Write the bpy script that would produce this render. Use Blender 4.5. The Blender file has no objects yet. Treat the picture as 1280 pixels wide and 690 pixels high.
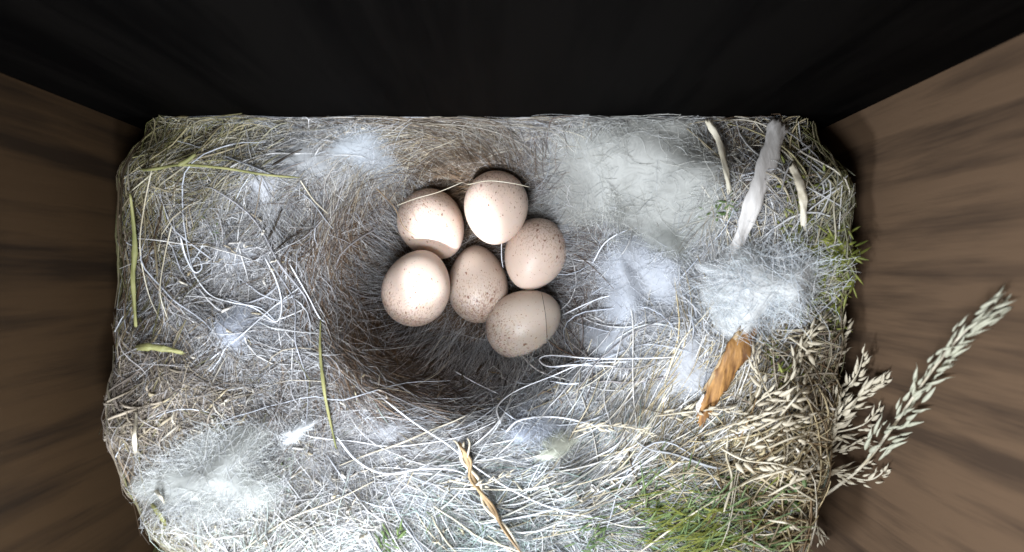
import bpy, math, random
import numpy as np
from mathutils import Vector, Matrix, Euler

# Units: 1 Blender unit = 1 cm.  The camera looks straight down into the nest box.
S = bpy.context.scene
S.unit_settings.system = 'METRIC'
S.unit_settings.scale_length = 0.01
C = S.collection
rng = np.random.default_rng(7)
random.seed(7)
PI = math.pi

# ------------------------------------------------------------------ camera
CAMZ, FPX = 13.0, 770.0
cam_d = bpy.data.cameras.new("camera")
cam = bpy.data.objects.new("camera", cam_d)
C.objects.link(cam)
cam.location = (0, 0, CAMZ)
cam_d.sensor_width = 36
cam_d.lens = FPX / 1280 * 36
cam_d.clip_start = 0.05
cam_d.clip_end = 500
cam_d.dof.use_dof = True
cam_d.dof.focus_distance = 10.9
cam_d.dof.aperture_fstop = 0.30
S.camera = cam

# ------------------------------------------------------------------ world and lamps (inside of a closed box: no sky, no sun)
W = bpy.data.worlds.new("World")
S.world = W
W.use_nodes = True
bg = W.node_tree.nodes["Background"]
bg.inputs[0].default_value = (1.0, 0.80, 0.62, 1)
bg.inputs[1].default_value = 0.22

def lamp(name, kind, loc, aim, energy, color, **kw):
    d = bpy.data.lights.new(name, kind)
    d.energy = energy
    d.color = color
    for k, v in kw.items():
        setattr(d, k, v)
    o = bpy.data.objects.new(name, d)
    C.objects.link(o)
    o.location = loc
    o.rotation_euler = (Vector(aim) - Vector(loc)).to_track_quat('-Z', 'Y').to_euler()
    return o

# the camera's own white lamp and the daylight falling in through the entrance hole
lamp("lamp_key", 'AREA', (-1.4, -4.0, 12.4), (0.2, 0.2, 3.0), 1180, (0.91, 0.95, 1.0), shape='DISK', size=3.4)
lamp("lamp_hole", 'AREA', (-2.6, -6.3, 8.4), (0.9, 1.4, 2.6), 1080, (0.86, 0.92, 1.0), shape='DISK', size=1.6)
lamp("lamp_eggs", 'SPOT', (-3.0, -4.9, 7.9), (-1.05, 0.92, 1.5), 8500, (0.86, 0.92, 1.0),
     spot_size=math.radians(12.6), spot_blend=0.55, shadow_soft_size=0.10)

S.view_settings.view_transform = 'Standard'
S.view_settings.look = 'None'
S.view_settings.exposure = 0.10
S.view_settings.gamma = 1
S.cycles.use_denoising = True
S.cycles.max_bounces = 8
S.cycles.diffuse_bounces = 5
S.cycles.glossy_bounces = 2
S.cycles.transparent_max_bounces = 24

# ------------------------------------------------------------------ helpers
def world_at(px, py, d=9.8):
    return (px - 640) / FPX * d, (345 - py) / FPX * d

def sstep(a, b, x):
    t = np.clip((x - a) / (b - a), 0, 1)
    return t * t * (3 - 2 * t)

_w = [(rng.uniform(0, 2 * PI), rng.uniform(0.8, 3.2), rng.uniform(0, 6.28)) for _ in range(12)]
def bumps(x, y):
    s = 0
    for a, k, p in _w:
        s = s + np.sin((x * math.cos(a) + y * math.sin(a)) * k + p) / (0.6 + k)
    return s * 0.17

CX, CY = -0.78, 0.02
_w2 = [(rng.uniform(0, 2 * PI), rng.uniform(4.0, 9.0), rng.uniform(0, 6.28)) for _ in range(10)]
def lumps(x, y):
    s = 0
    for a, k, p in _w2:
        s = s + np.sin((x * math.cos(a) + y * math.sin(a)) * k + p + np.sin(y * 1.3 + p))
    return s * 0.034
def height(x, y):
    x = np.asarray(x, float); y = np.asarray(y, float)
    up = sstep(-0.6, 1.4, y)
    ry = 2.02 + 0.28 * up
    dx = (x - CX) / np.where(x < CX, 2.16, 2.30)
    dy = (y - CY) / ry
    a = np.arctan2(dy, dx)
    r = np.sqrt(dx * dx + dy * dy) * (1 + 0.035 * np.sin(3 * a + 1) + 0.025 * np.sin(5 * a))
    r0 = 0.70 + 0.10 * up
    z = 0.30 + 0.12 * r * r + 2.50 * sstep(r0, 1.16, r)
    z = z + 0.45 * sstep(1.1, 2.3, r) + bumps(x, y) * sstep(0.7, 1.4, r) + lumps(x, y) * (.25 + .75 * sstep(0.95, 1.3, r))
    w = sstep(1.2, 2.3, y) * sstep(1.0, 1.35, r)
    z = z * (1 - w) + (3.28 + bumps(x * 2, y) * .3) * w
    u = np.abs((x + 0.50) / 5.75); v = np.where(y < 0, np.abs(y / 5.7), np.abs(y / 6.3))
    s = (u ** 3 + v ** 3) ** (1 / 3)
    return z - 2.6 * sstep(0.90, 1.08, s)

def surf_at(px, py, lift=0.0):
    z = 3.2
    for _ in range(12):
        x, y = world_at(px, py, CAMZ - z); z = .5 * z + .5 * (float(height(x, y)) + lift)
    return x, y, z

def link(name, me, mat, parent=None):
    o = bpy.data.objects.new(name, me)
    C.objects.link(o)
    if mat: me.materials.append(mat)
    if parent: o.parent = parent
    return o

def tag(o, label=None, cat=None, group=None, kind=None):
    if label: o["label"] = label
    if cat: o["category"] = cat
    if group: o["group"] = group
    if kind: o["kind"] = kind
    return o

def empty(name, loc=(0, 0, 0)):
    o = bpy.data.objects.new(name, None)
    o.empty_display_size = 0.3
    C.objects.link(o)
    o.location = loc
    return o

def mesh_np(name, V, F, col=None, smooth=True):
    me = bpy.data.meshes.new(name)
    nf, k = F.shape
    me.vertices.add(len(V)); me.vertices.foreach_set("co", V.astype(np.float32).ravel())
    me.loops.add(nf * k); me.loops.foreach_set("vertex_index", F.astype(np.int32).ravel())
    me.polygons.add(nf)
    me.polygons.foreach_set("loop_start", np.arange(0, nf * k, k, dtype=np.int32))
    me.polygons.foreach_set("loop_total", np.full(nf, k, np.int32))
    if smooth: me.polygons.foreach_set("use_smooth", np.ones(nf, bool))
    if col is not None:
        at = me.color_attributes.new("Col", 'FLOAT_COLOR', 'POINT')
        at.data.foreach_set("color", np.c_[col, np.ones(len(col))].astype(np.float32).ravel())
    me.update(calc_edges=True)
    return me

def tubes(P, R, sides=3):
    """P: N x M x 3 points, R: N x M radii -> V, F"""
    N, M, _ = P.shape
    T = np.empty_like(P)
    T[:, 1:-1] = P[:, 2:] - P[:, :-2]; T[:, 0] = P[:, 1] - P[:, 0]; T[:, -1] = P[:, -1] - P[:, -2]
    T /= np.linalg.norm(T, axis=2, keepdims=True) + 1e-9
    up = np.array([0.0, 0.03, 1.0])
    A = np.cross(T, up); A /= np.linalg.norm(A, axis=2, keepdims=True) + 1e-9
    B = np.cross(T, A)
    V = np.empty((N, M, sides, 3))
    for s in range(sides):
        t = 2 * PI * s / sides
        V[:, :, s] = P + R[..., None] * (A * math.cos(t) + B * math.sin(t))
    idx = np.arange(N * M * sides).reshape(N, M, sides)
    a = idx[:, :-1]; b = idx[:, 1:]
    F = np.stack([a, np.roll(a, -1, 2), np.roll(b, -1, 2), b], -1).reshape(-1, 4)
    return V.reshape(-1, 3), F

class Strands:
    """collects fibres laid over the nest and links them as one mesh"""
    def __init__(s): s.V, s.F, s.K, s.n = [], [], [], 0
    def add(s, P, R, col, sides=3):
        V, F = tubes(P, R, sides)
        N, M, _ = P.shape
        s.V.append(V); s.F.append(F + s.n); s.n += len(V)
        s.K.append(np.repeat(col, M * sides, axis=0))
    def build(s, name, mat, parent, label=None):
        me = mesh_np(name, np.concatenate(s.V), np.concatenate(s.F), np.concatenate(s.K))
        o = link(name, me, mat, parent)
        o["kind"] = "stuff"
        if label: o["label"] = label
        return o

def field(x, y, k, seed):
    r = np.random.default_rng(seed); s = 0
    for _ in range(5):
        a = r.uniform(0, 6.28); q = k * r.uniform(0.6, 1.6)
        s = s + np.sin((x * math.cos(a) + y * math.sin(a)) * q + r.uniform(0, 6.28))
    return s / 5

XL, XR, YB = -6.2, 5.2, 2.44
def lay(X0, Y0, ang, L, curl, wig, lift, M=9, arch=0.10, follow=False):
    """fibres that follow the surface. X0,Y0,ang,L,curl,lift: N arrays."""
    N = len(X0)
    P = np.empty((N, M, 3))
    x, y, th = X0.copy(), Y0.copy(), ang.copy()
    ds = L / (M - 1)
    x = x - np.cos(th) * L * .5; y = y - np.sin(th) * L * .5
    th = th - curl * L * .5
    k = rng.normal(0, 1, N) * wig
    ph = rng.uniform(0, 6.28, N)
    l0 = lift; amp = rng.uniform(0.2, 1, N) * arch
    if follow:
        tang = lambda: np.arctan2((x - CX) / 2.36, -(y - CY) / 2.15)
        x, y = X0.copy(), Y0.copy()
        dl = ang - (np.arctan2(Y0 - CY, X0 - CX) + PI / 2)
        wig = wig * .35
    for m in range(M):
        P[:, m, 0] = x; P[:, m, 1] = y
        z = height(x, y)
        P[:, m, 2] = z + l0 + amp * np.sin(ph + m * 0.9)
        k = 0.7 * k + rng.normal(0, 1, N) * wig * .7
        if follow:
            dl = dl * .93 + k * ds
            th = tang() + dl
        else:
            th = th + (curl + k) * ds
        x = x + np.cos(th) * ds; y = y + np.sin(th) * ds
    # smooth heights along the fibre a little: real fibres bridge hollows
    z = P[..., 2]
    z[:, 1:-1] = (z[:, :-2] + 2 * z[:, 1:-1] + z[:, 2:]) / 4
    q = rng.uniform(.15, .7, N)[:, None]; sh = rng.uniform(0.02, .25, N)[:, None]
    e = P[..., 0] - (XR - sh - q); P[..., 0] = np.where(e > 0, XR - sh - q * np.exp(-np.maximum(e, 0) / q), P[..., 0])
    e = (XL + sh + q) - P[..., 0]; P[..., 0] = np.where(e > 0, XL + sh + q * np.exp(-np.maximum(e, 0) / q), P[..., 0])
    q = q * .5; e = P[..., 1] - (YB - .02 - q); P[..., 1] = np.where(e > 0, YB - .02 - q * np.exp(-np.maximum(e, 0) / q), P[..., 1])
    P[..., 2] += np.where(e > 0, np.minimum(e, .5) * rng.uniform(0, .35, N)[:, None], 0)     # some bend up along the back board
    return P

# ------------------------------------------------------------------ materials
def newmat(name):
    m = bpy.data.materials.new(name); m.use_nodes = True
    return m, m.node_tree.nodes, m.node_tree.links, m.node_tree.nodes["Principled BSDF"]

def fibre_mat(name, rough=0.55, spec=0.3, trans=0.0):
    m, n, l, b = newmat(name)
    a = n.new("ShaderNodeAttribute"); a.attribute_name = "Col"
    nz = n.new("ShaderNodeTexNoise"); nz.inputs["Scale"].default_value = 9; nz.inputs["Detail"].default_value = 4
    tc = n.new("ShaderNodeTexCoord"); l.new(tc.outputs["Object"], nz.inputs["Vector"])
    mr = n.new("ShaderNodeMapRange"); mr.inputs[1].default_value = .3; mr.inputs[2].default_value = .7
    mr.inputs[3].default_value = .78; mr.inputs[4].default_value = 1.18
    l.new(nz.outputs["Fac"], mr.inputs[0])
    mx = n.new("ShaderNodeVectorMath"); mx.operation = 'SCALE'
    l.new(a.outputs["Color"], mx.inputs[0]); l.new(mr.outputs[0], mx.inputs["Scale"])
    l.new(mx.outputs[0], b.inputs["Base Color"])
    b.inputs["Roughness"].default_value = rough
    b.inputs["Specular IOR Level"].default_value = spec * .5
    if trans:
        t = n.new("ShaderNodeBsdfTranslucent"); l.new(mx.outputs[0], t.inputs["Color"])
        ms = n.new("ShaderNodeMixShader"); ms.inputs[0].default_value = trans
        l.new(b.outputs[0], ms.inputs[1]); l.new(t.outputs[0], ms.inputs[2])
        l.new(ms.outputs[0], n["Material Output"].inputs["Surface"])
    return m

def plain_mat(name, c1, c2, scale=6, rough=0.6, stretch=(1, 1, 1), bump=0.0, trans=0.0):
    m, n, l, b = newmat(name)
    tc = n.new("ShaderNodeTexCoord"); mp = n.new("ShaderNodeMapping"); mp.inputs["Scale"].default_value = stretch
    nz = n.new("ShaderNodeTexNoise"); nz.inputs["Scale"].default_value = scale; nz.inputs["Detail"].default_value = 6
    l.new(tc.outputs["Object"], mp.inputs[0]); l.new(mp.outputs[0], nz.inputs["Vector"])
    cr = n.new("ShaderNodeValToRGB")
    cr.color_ramp.elements[0].position = .33; cr.color_ramp.elements[1].position = .67
    cr.color_ramp.elements[0].color = (*c1, 1); cr.color_ramp.elements[1].color = (*c2, 1)
    l.new(nz.outputs["Fac"], cr.inputs[0]); l.new(cr.outputs[0], b.inputs["Base Color"])
    b.inputs["Roughness"].default_value = rough
    if bump:
        bp = n.new("ShaderNodeBump"); bp.inputs["Strength"].default_value = bump; bp.inputs["Distance"].default_value = .05
        l.new(nz.outputs["Fac"], bp.inputs["Height"]); l.new(bp.outputs[0], b.inputs["Normal"])
    if trans:
        t = n.new("ShaderNodeBsdfTranslucent"); l.new(cr.outputs[0], t.inputs["Color"])
        ms = n.new("ShaderNodeMixShader"); ms.inputs[0].default_value = trans
        l.new(b.outputs[0], ms.inputs[1]); l.new(t.outputs[0], ms.inputs[2])
        l.new(ms.outputs[0], n["Material Output"].inputs["Surface"])
    return m

def wood_mat(name, dark, light, seed=0.0, sc=1.0, streak=None):
    m, n, l, b = newmat(name)
    tc = n.new("ShaderNodeTexCoord")
    mp = n.new("ShaderNodeMapping"); mp.inputs["Scale"].default_value = (1, 1, 0.10); mp.inputs["Location"].default_value = (seed, seed * 2, seed)
    l.new(tc.outputs["Object"], mp.inputs[0])
    n1 = n.new("ShaderNodeTexNoise"); n1.inputs["Scale"].default_value = 1.5 * sc; n1.inputs["Detail"].default_value = 3; n1.inputs["Distortion"].default_value = .5
    n2 = n.new("ShaderNodeTexNoise"); n2.inputs["Scale"].default_value = 7 * sc; n2.inputs["Detail"].default_value = 6
    n3 = n.new("ShaderNodeTexNoise"); n3.inputs["Scale"].default_value = .5; n3.inputs["Detail"].default_value = 2
    for k in (n1, n2): l.new(mp.outputs[0], k.inputs["Vector"])
    l.new(tc.outputs["Object"], n3.inputs["Vector"])
    a = n.new("ShaderNodeMath"); a.operation = 'MULTIPLY_ADD'; a.inputs[1].default_value = .45
    l.new(n2.outputs["Fac"], a.inputs[0]); l.new(n1.outputs["Fac"], a.inputs[2])
    a2 = n.new("ShaderNodeMath"); a2.operation = 'MULTIPLY_ADD'; a2.inputs[1].default_value = .35
    l.new(n3.outputs["Fac"], a2.inputs[0]); l.new(a.outputs[0], a2.inputs[2])
    wv = n.new("ShaderNodeTexWave"); wv.bands_direction = 'Y'; wv.inputs["Scale"].default_value = .55 * sc; wv.inputs["Distortion"].default_value = 5
    wv.inputs["Detail"].default_value = 3; wv.inputs["Detail Scale"].default_value = .8; l.new(mp.outputs[0], wv.inputs["Vector"])
    n4 = n.new("ShaderNodeTexNoise"); n4.inputs["Scale"].default_value = 26 * sc; n4.inputs["Detail"].default_value = 4
    mp4 = n.new("ShaderNodeMapping"); mp4.inputs["Scale"].default_value = (1, 1, .05); l.new(tc.outputs["Object"], mp4.inputs[0]); l.new(mp4.outputs[0], n4.inputs["Vector"])
    a3 = n.new("ShaderNodeMath"); a3.operation = 'MULTIPLY_ADD'; a3.inputs[1].default_value = .16; l.new(wv.outputs["Fac"], a3.inputs[0]); l.new(a2.outputs[0], a3.inputs[2])
    a5 = n.new("ShaderNodeMath"); a5.operation = 'MULTIPLY_ADD'; a5.inputs[1].default_value = .28; l.new(n4.outputs["Fac"], a5.inputs[0]); l.new(a3.outputs[0], a5.inputs[2])
    a6 = n.new("ShaderNodeMath"); a6.operation = 'SUBTRACT'; a6.inputs[1].default_value = .22; l.new(a5.outputs[0], a6.inputs[0]); a2 = a6
    cr = n.new("ShaderNodeValToRGB")
    cr.color_ramp.elements[0].position = .68; cr.color_ramp.elements[1].position = 1.08 if False else 1.0
    cr.color_ramp.elements[0].color = (*dark, 1); cr.color_ramp.elements[1].color = (*light, 1)
    l.new(a2.outputs[0], cr.inputs[0]); l.new(cr.outputs[0], b.inputs["Base Color"])
    b.inputs["Roughness"].default_value = .75
    b.inputs["Specular IOR Level"].default_value = .2
    bp = n.new("ShaderNodeBump"); bp.inputs["Strength"].default_value = .25; bp.inputs["Distance"].default_value = .05
    l.new(a.outputs[0], bp.inputs["Height"]); l.new(bp.outputs[0], b.inputs["Normal"])
    return m

M_WOOL = fibre_mat("white wool", .6, .25, .25)
M_HAIR = fibre_mat("animal hair", .45, .4)
M_GRASS = fibre_mat("dry grass", .5, .35, .15)
M_DOWN = fibre_mat("down", .8, .1, .2)

# ------------------------------------------------------------------ nest box
box = empty("nest_box", (-.5, -2, 0))
tag(box, "brown wooden nest box whose board walls enclose the nest", "nest box", kind="thing")
def board(name, x0, x1, y0, y1, z0, z1, mat, label=None):
    import bmesh
    bm = bmesh.new()
    bmesh.ops.create_cube(bm, size=1)
    for v in bm.verts:
        v.co = Vector((x0 + (v.co.x + .5) * (x1 - x0), y0 + (v.co.y + .5) * (y1 - y0), z0 + (v.co.z + .5) * (z1 - z0))) - box.location
    bmesh.ops.bevel(bm, geom=list(bm.edges), offset=.05, segments=2, affect='EDGES')
    me = bpy.data.meshes.new(name); bm.to_mesh(me); bm.free()
    o = link(name, me, mat, box)
    if label: o["label"] = label
    return o
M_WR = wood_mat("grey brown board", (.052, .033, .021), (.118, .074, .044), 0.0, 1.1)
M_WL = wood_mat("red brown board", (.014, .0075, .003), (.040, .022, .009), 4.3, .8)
M_WB = wood_mat("shade black board", (.0006, .0005, .0005), (.0022, .0019, .0017), 8.1)  # near-black colour stands in for shade on the back wall
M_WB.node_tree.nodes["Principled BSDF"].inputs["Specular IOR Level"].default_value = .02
YF = -6.6
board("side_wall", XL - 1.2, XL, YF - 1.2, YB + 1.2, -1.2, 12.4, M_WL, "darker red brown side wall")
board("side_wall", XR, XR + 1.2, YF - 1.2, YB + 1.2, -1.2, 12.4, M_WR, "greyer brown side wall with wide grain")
board("back_wall", XL + .003, XR - .003, YB, YB + 1.2, -1.2, 12.4, M_WB, "back wall with deep shadow put into its near-black colour")
board("front_wall", XL + .003, XR - .003, YF - 1.2, YF, -1.2, 12.4, M_WR)
board("floor_board", XL + .003, XR - .003, YF + .003, YB - .003, -1.2, -.3, M_WR)

# ------------------------------------------------------------------ nest body
nest = empty("bird_nest", (CX, CY, -.3))
tag(nest, "bird nest of wool, hair, moss and dry grass filling the wooden box", "nest", kind="thing")

# what the felted mass is made of, patch by patch (pixel-derived centres, material colours with the cup's shade mixed in)
WHITE, BLUEW, GREYW = (.90, .90, .90), (.68, .72, .78), (.52, .52, .54)
CREAM, BEIGE, STRAW = (.66, .62, .52), (.46, .39, .27), (.58, .49, .30)
BROWN, DKBR, OLIVE = (.16, .10, .055), (.045, .031, .023), (.19, .19, .07)
GREEN, YGREEN, TEAL = (.10, .26, .04), (.32, .40, .06), (.30, .48, .42)
base_pts = [
    (175, 250, 55, DKBR), (180, 390, 55, DKBR), (260, 190, 55, OLIVE), (235, 330, 50, DKBR), (330, 260, 50, GREYW),
    (350, 380, 60, GREYW), (430, 190, 50, BLUEW), (260, 480, 70, (.22, .19, .17)), (270, 590, 65, CREAM), (420, 380, 45, BROWN),
    (470, 300, 50, BROWN), (560, 190, 60, BEIGE), (690, 200, 40, GREYW), (780, 210, 70, CREAM), (800, 330, 60, BLUEW),
    (760, 420, 50, GREYW), (900, 200, 40, DKBR), (950, 260, 40, GREYW), (1010, 250, 40, OLIVE), (1020, 370, 35, OLIVE),
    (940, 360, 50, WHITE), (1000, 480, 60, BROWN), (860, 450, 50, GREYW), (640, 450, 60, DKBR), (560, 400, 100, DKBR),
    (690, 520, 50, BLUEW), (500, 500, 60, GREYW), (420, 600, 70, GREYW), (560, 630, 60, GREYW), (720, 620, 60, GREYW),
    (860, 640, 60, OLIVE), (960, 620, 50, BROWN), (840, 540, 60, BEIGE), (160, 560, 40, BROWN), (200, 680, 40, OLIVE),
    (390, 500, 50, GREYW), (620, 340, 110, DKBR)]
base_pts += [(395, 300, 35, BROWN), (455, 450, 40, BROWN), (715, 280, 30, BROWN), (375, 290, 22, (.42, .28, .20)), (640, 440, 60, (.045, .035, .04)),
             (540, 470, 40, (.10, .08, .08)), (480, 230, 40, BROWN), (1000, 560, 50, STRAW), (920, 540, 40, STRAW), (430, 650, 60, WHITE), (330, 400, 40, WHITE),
             (590, 650, 50, (.52, .66, .60)), (260, 250, 40, BEIGE), (220, 400, 40, DKBR), (230, 550, 30, BROWN)]
def cmap(x, y):
    pxm = 640 + x / 9.8 * FPX; pym = 345 - y / 9.8 * FPX
    w0 = 1e-6; c0 = np.zeros(np.shape(x) + (3,))
    for (a, b_, s_, c) in base_pts:
        w = np.exp(-((pxm - a) ** 2 + (pym - b_) ** 2) / (2 * (s_ * .75) ** 2)) + 1e-7
        w0 = w0 + w; c0 += w[..., None] * np.array(c)
    return c0 / np.asarray(w0)[..., None]
NX, NY = 460, 400
gx = np.linspace(XL + .01, XR - .01, NX); gy = np.linspace(YF + .02, YB - .02, NY)
GX, GY = np.meshgrid(gx, gy)
GZ = height(GX, GY)
bz = field(GX, GY, 9, 3) * .035 + field(GX, GY, 23, 4) * .03 + field(GX, GY, 45, 5) * .02
GZ = GZ + bz - .06
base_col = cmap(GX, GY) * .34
V = np.stack([GX, GY, GZ], -1).reshape(-1, 3) - np.array(nest.location)
ii = np.arange(NX * NY).reshape(NY, NX)
F = np.stack([ii[:-1, :-1], ii[:-1, 1:], ii[1:, 1:], ii[1:, :-1]], -1).reshape(-1, 4)
m_base, n, l, b = newmat("felted nest mass")
at = n.new("ShaderNodeAttribute"); at.attribute_name = "Col"
tc = n.new("ShaderNodeTexCoord")
nz = n.new("ShaderNodeTexNoise"); nz.inputs["Scale"].default_value = 6; nz.inputs["Detail"].default_value = 10; nz.inputs["Roughness"].default_value = .75; nz.inputs["Distortion"].default_value = 1.5
l.new(tc.outputs["Object"], nz.inputs["Vector"])
mr = n.new("ShaderNodeMapRange"); mr.inputs[1].default_value = .35; mr.inputs[2].default_value = .68; mr.inputs[3].default_value = .35; mr.inputs[4].default_value = 1.25
l.new(nz.outputs["Fac"], mr.inputs[0])
sc = n.new("ShaderNodeVectorMath"); sc.operation = 'SCALE'; l.new(at.outputs["Color"], sc.inputs[0]); l.new(mr.outputs[0], sc.inputs["Scale"])
l.new(sc.outputs[0], b.inputs["Base Color"]); b.inputs["Roughness"].default_value = .95; b.inputs["Specular IOR Level"].default_value = .05
bp = n.new("ShaderNodeBump"); bp.inputs["Strength"].default_value = .8; bp.inputs["Distance"].default_value = .12
l.new(nz.outputs["Fac"], bp.inputs["Height"]); l.new(bp.outputs[0], b.inputs["Normal"])
me = mesh_np("nest_mass", V, F, base_col.reshape(-1, 3))
o = link("nest_mass", me, m_base, nest)

NL = np.array(nest.location)
def patch(S_, cx, cy, sx, sy, n, pal, ang=None, spread=.6, L=(1, 2), curl=.4, wig=1.0, rad=(.004, .008), lift=(0, .12),
          rot=0, arch=.08, M=9, depth=9.8, tight=False, var=.22):
    """n fibres in an elliptical patch; ang in degrees on the picture (0 = to the right, 90 = up), 'tan' = round the cup, None = any way"""
    if M == 9 and S_ is not grass:
        n = int(n * 1.6); rad = (rad[0] * .82, rad[1] * .84)
    u = rng.normal(0, .55, n) if not tight else rng.uniform(-1, 1, n)
    v = rng.normal(0, .55, n) if not tight else rng.uniform(-1, 1, n)
    cr_, sr = math.cos(math.radians(rot)), math.sin(math.radians(rot))
    ex, ey = u * sx, v * sy
    X, Y = world_at(cx + ex * cr_ + ey * sr, cy - ex * sr + ey * cr_, depth)
    keep = (X > XL + .05) & (X < XR - .05) & (Y < YB - .02) & (Y > YF + .2)
    dn_ = 1 / (1 + np.exp(-(field(X, Y, 4.2, 31) * 1.2 + field(X, Y, 9, 32) * .8 + .22) * 7))
    keep &= rng.uniform(0, 1, len(X)) < .22 + .78 * dn_
    X, Y = X[keep], Y[keep]; n = len(X)
    if n == 0: return
    if ang is None: A = rng.uniform(0, 2 * PI, n)
    elif ang == 'tan': A = np.arctan2(Y - CY, X - CX) + PI / 2 + rng.normal(0, spread, n)
    elif ang == 'rad': A = np.arctan2(Y - CY, X - CX) + rng.normal(0, spread, n)
    else: A = math.radians(ang) + rng.normal(0, spread, n)
    Ls = rng.uniform(L[0], L[1], n)
    cu = rng.normal(0, curl, n)
    if ang == 'tan': cu = cu + .25
    li = rng.uniform(lift[0], lift[1], n)
    P = lay(X, Y, A, Ls, cu, wig, li, M=M, arch=arch, follow=(ang == 'tan'))
    pal = np.array(pal)
    col = pal[rng.integers(0, len(pal), n)] * (1 + rng.normal(0, var, n))[:, None]
    clump = 1 + .42 * field(X, Y, 2.6, 21) + .35 * field(X, Y, 7, 22)
    mapc = cmap(X, Y) * rng.uniform(.6, 1.5, n)[:, None]
    mg = (.32 + .45 * np.clip(1 - (X - XL) / 1.5, 0, 1) ** .6 + .35 * np.clip((X - 4.1) / .8, 0, 1))[:, None]     # weedy stem colours weigh more at the margins, and strands darken there
    mg = np.minimum(mg, .8); grey_ = np.clip(mg - .32, 0, 1) * .55
    col = (col * (1 - mg) + mapc * mg) * (1 - grey_) * np.clip(clump, .35, 1.6)[:, None]
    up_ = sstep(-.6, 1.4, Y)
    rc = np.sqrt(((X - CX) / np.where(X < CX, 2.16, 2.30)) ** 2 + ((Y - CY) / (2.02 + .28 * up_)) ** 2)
    inn = (1 - sstep(.86, 1.08, rc)) * (.93 - .12 * sstep(-.2, 1.2, X)) * (1 - .12 * up_)     # brown hair lining the cup, with its shade put into the colour
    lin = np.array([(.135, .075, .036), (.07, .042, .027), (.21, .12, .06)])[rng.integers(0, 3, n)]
    lin = lin * (1 - .6 * sstep(-.5, -1.3, Y) * (rc < .95))[:, None]  # lowest cup strands darkened again, shade painted below the eggs
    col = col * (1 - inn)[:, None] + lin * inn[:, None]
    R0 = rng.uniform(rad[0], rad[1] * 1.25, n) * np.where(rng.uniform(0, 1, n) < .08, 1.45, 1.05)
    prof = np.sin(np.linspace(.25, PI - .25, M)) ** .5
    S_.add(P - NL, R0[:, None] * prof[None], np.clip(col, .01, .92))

wool, hair, grass, under = Strands(), Strands(), Strands(), Strands()

# general undercoat of fine hair everywhere
for (a, b_, s, c) in base_pts:
    inner = (a - 600) ** 2 + (b_ - 340) ** 2 < 150 ** 2
    cc = np.array(c)
    patch(under, a, b_, s * 1.5, s * 1.4, 260 if not inner else 260, [cc, cc * .6, cc * 1.15, cc * .8],
          None, L=(.5, 1.8), curl=.8, wig=1.6, rad=(.0028, .006), lift=(-.02, .08))

# left margin: dark gaps with olive / straw stems running up and down
patch(grass, 185, 290, 42, 160, 190, [OLIVE, BEIGE, (.30, .30, .13), BROWN, STRAW], 88, .13, (1.5, 3.6), .12, .25, (.006, .014), (0, .25))
patch(grass, 165, 450, 25, 120, 90, [OLIVE, BROWN, (.36, .32, .12)], 95, .15, (1.2, 2.6), .15, .25, (.006, .013), (.05, .35))
patch(hair, 215, 290, 60, 150, 420, [GREYW, BEIGE, BROWN, OLIVE], 82, .32, (1, 3), .35, .8, (.003, .007), (.02, .25))
# upper left: dense pale straw combed to the upper right
patch(grass, 270, 190, 90, 55, 520, [BEIGE, (.42, .38, .22), CREAM, (.30, .28, .14)], 58, .25, (1, 2.4), .25, .5, (.004, .010), (0, .22))
patch(hair, 290, 180, 110, 60, 700, [BEIGE, CREAM, (.36, .32, .2)], 60, .4, (.8, 2.2), .5, 1, (.003, .006), (0, .2))
patch(hair, 360, 280, 45, 70, 380, [(.50, .38, .28), (.42, .33, .24), CREAM], 75, .35, (.8, 2), .5, 1, (.003, .006), (0, .15))
# left wool with loose curls
patch(wool, 330, 330, 80, 120, 1500, [WHITE, BLUEW, GREYW, GREYW], 75, .9, (.7, 2.4), .8, 1.6, (.003, .0065), (0, .22))
patch(wool, 320, 400, 90, 70, 800, [WHITE, BLUEW, GREYW], None, .6, (.6, 2), 1.2, 1.8, (.003, .007), (.02, .25))
patch(wool, 330, 350, 110, 120, 85, [WHITE, (.72, .76, .84)], 70, .8, (1.5, 3.4), .7, .8, (.008, .012), (.12, .3), M=16)
patch(hair, 250, 420, 70, 70, 420, [BROWN, DKBR, BEIGE, GREYW], 100, .7, (.8, 2.2), .7, 1.2, (.003, .006), (.02, .22))
# brown woven hair of the cup's left slope
for q in range(3):
    patch(hair, 430, 330 + 10 * q, 42, 130, 900, [BROWN, (.24, .17, .10), (.13, .085, .05), BEIGE], 'tan', .5, (.8, 2.4), .35, .9, (.0028, .006), (0, .16), arch=.06)
patch(hair, 440, 430, 60, 60, 600, [BROWN, BEIGE, GREYW, DKBR], 'tan', .6, (.8, 2.2), .4, 1, (.003, .006), (0, .2))
patch(hair, 400, 240, 40, 60, 450, [BEIGE, GREYW, BROWN], 'tan', .4, (.8, 2.4), .3, .8, (.003, .006), (0, .2))
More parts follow.
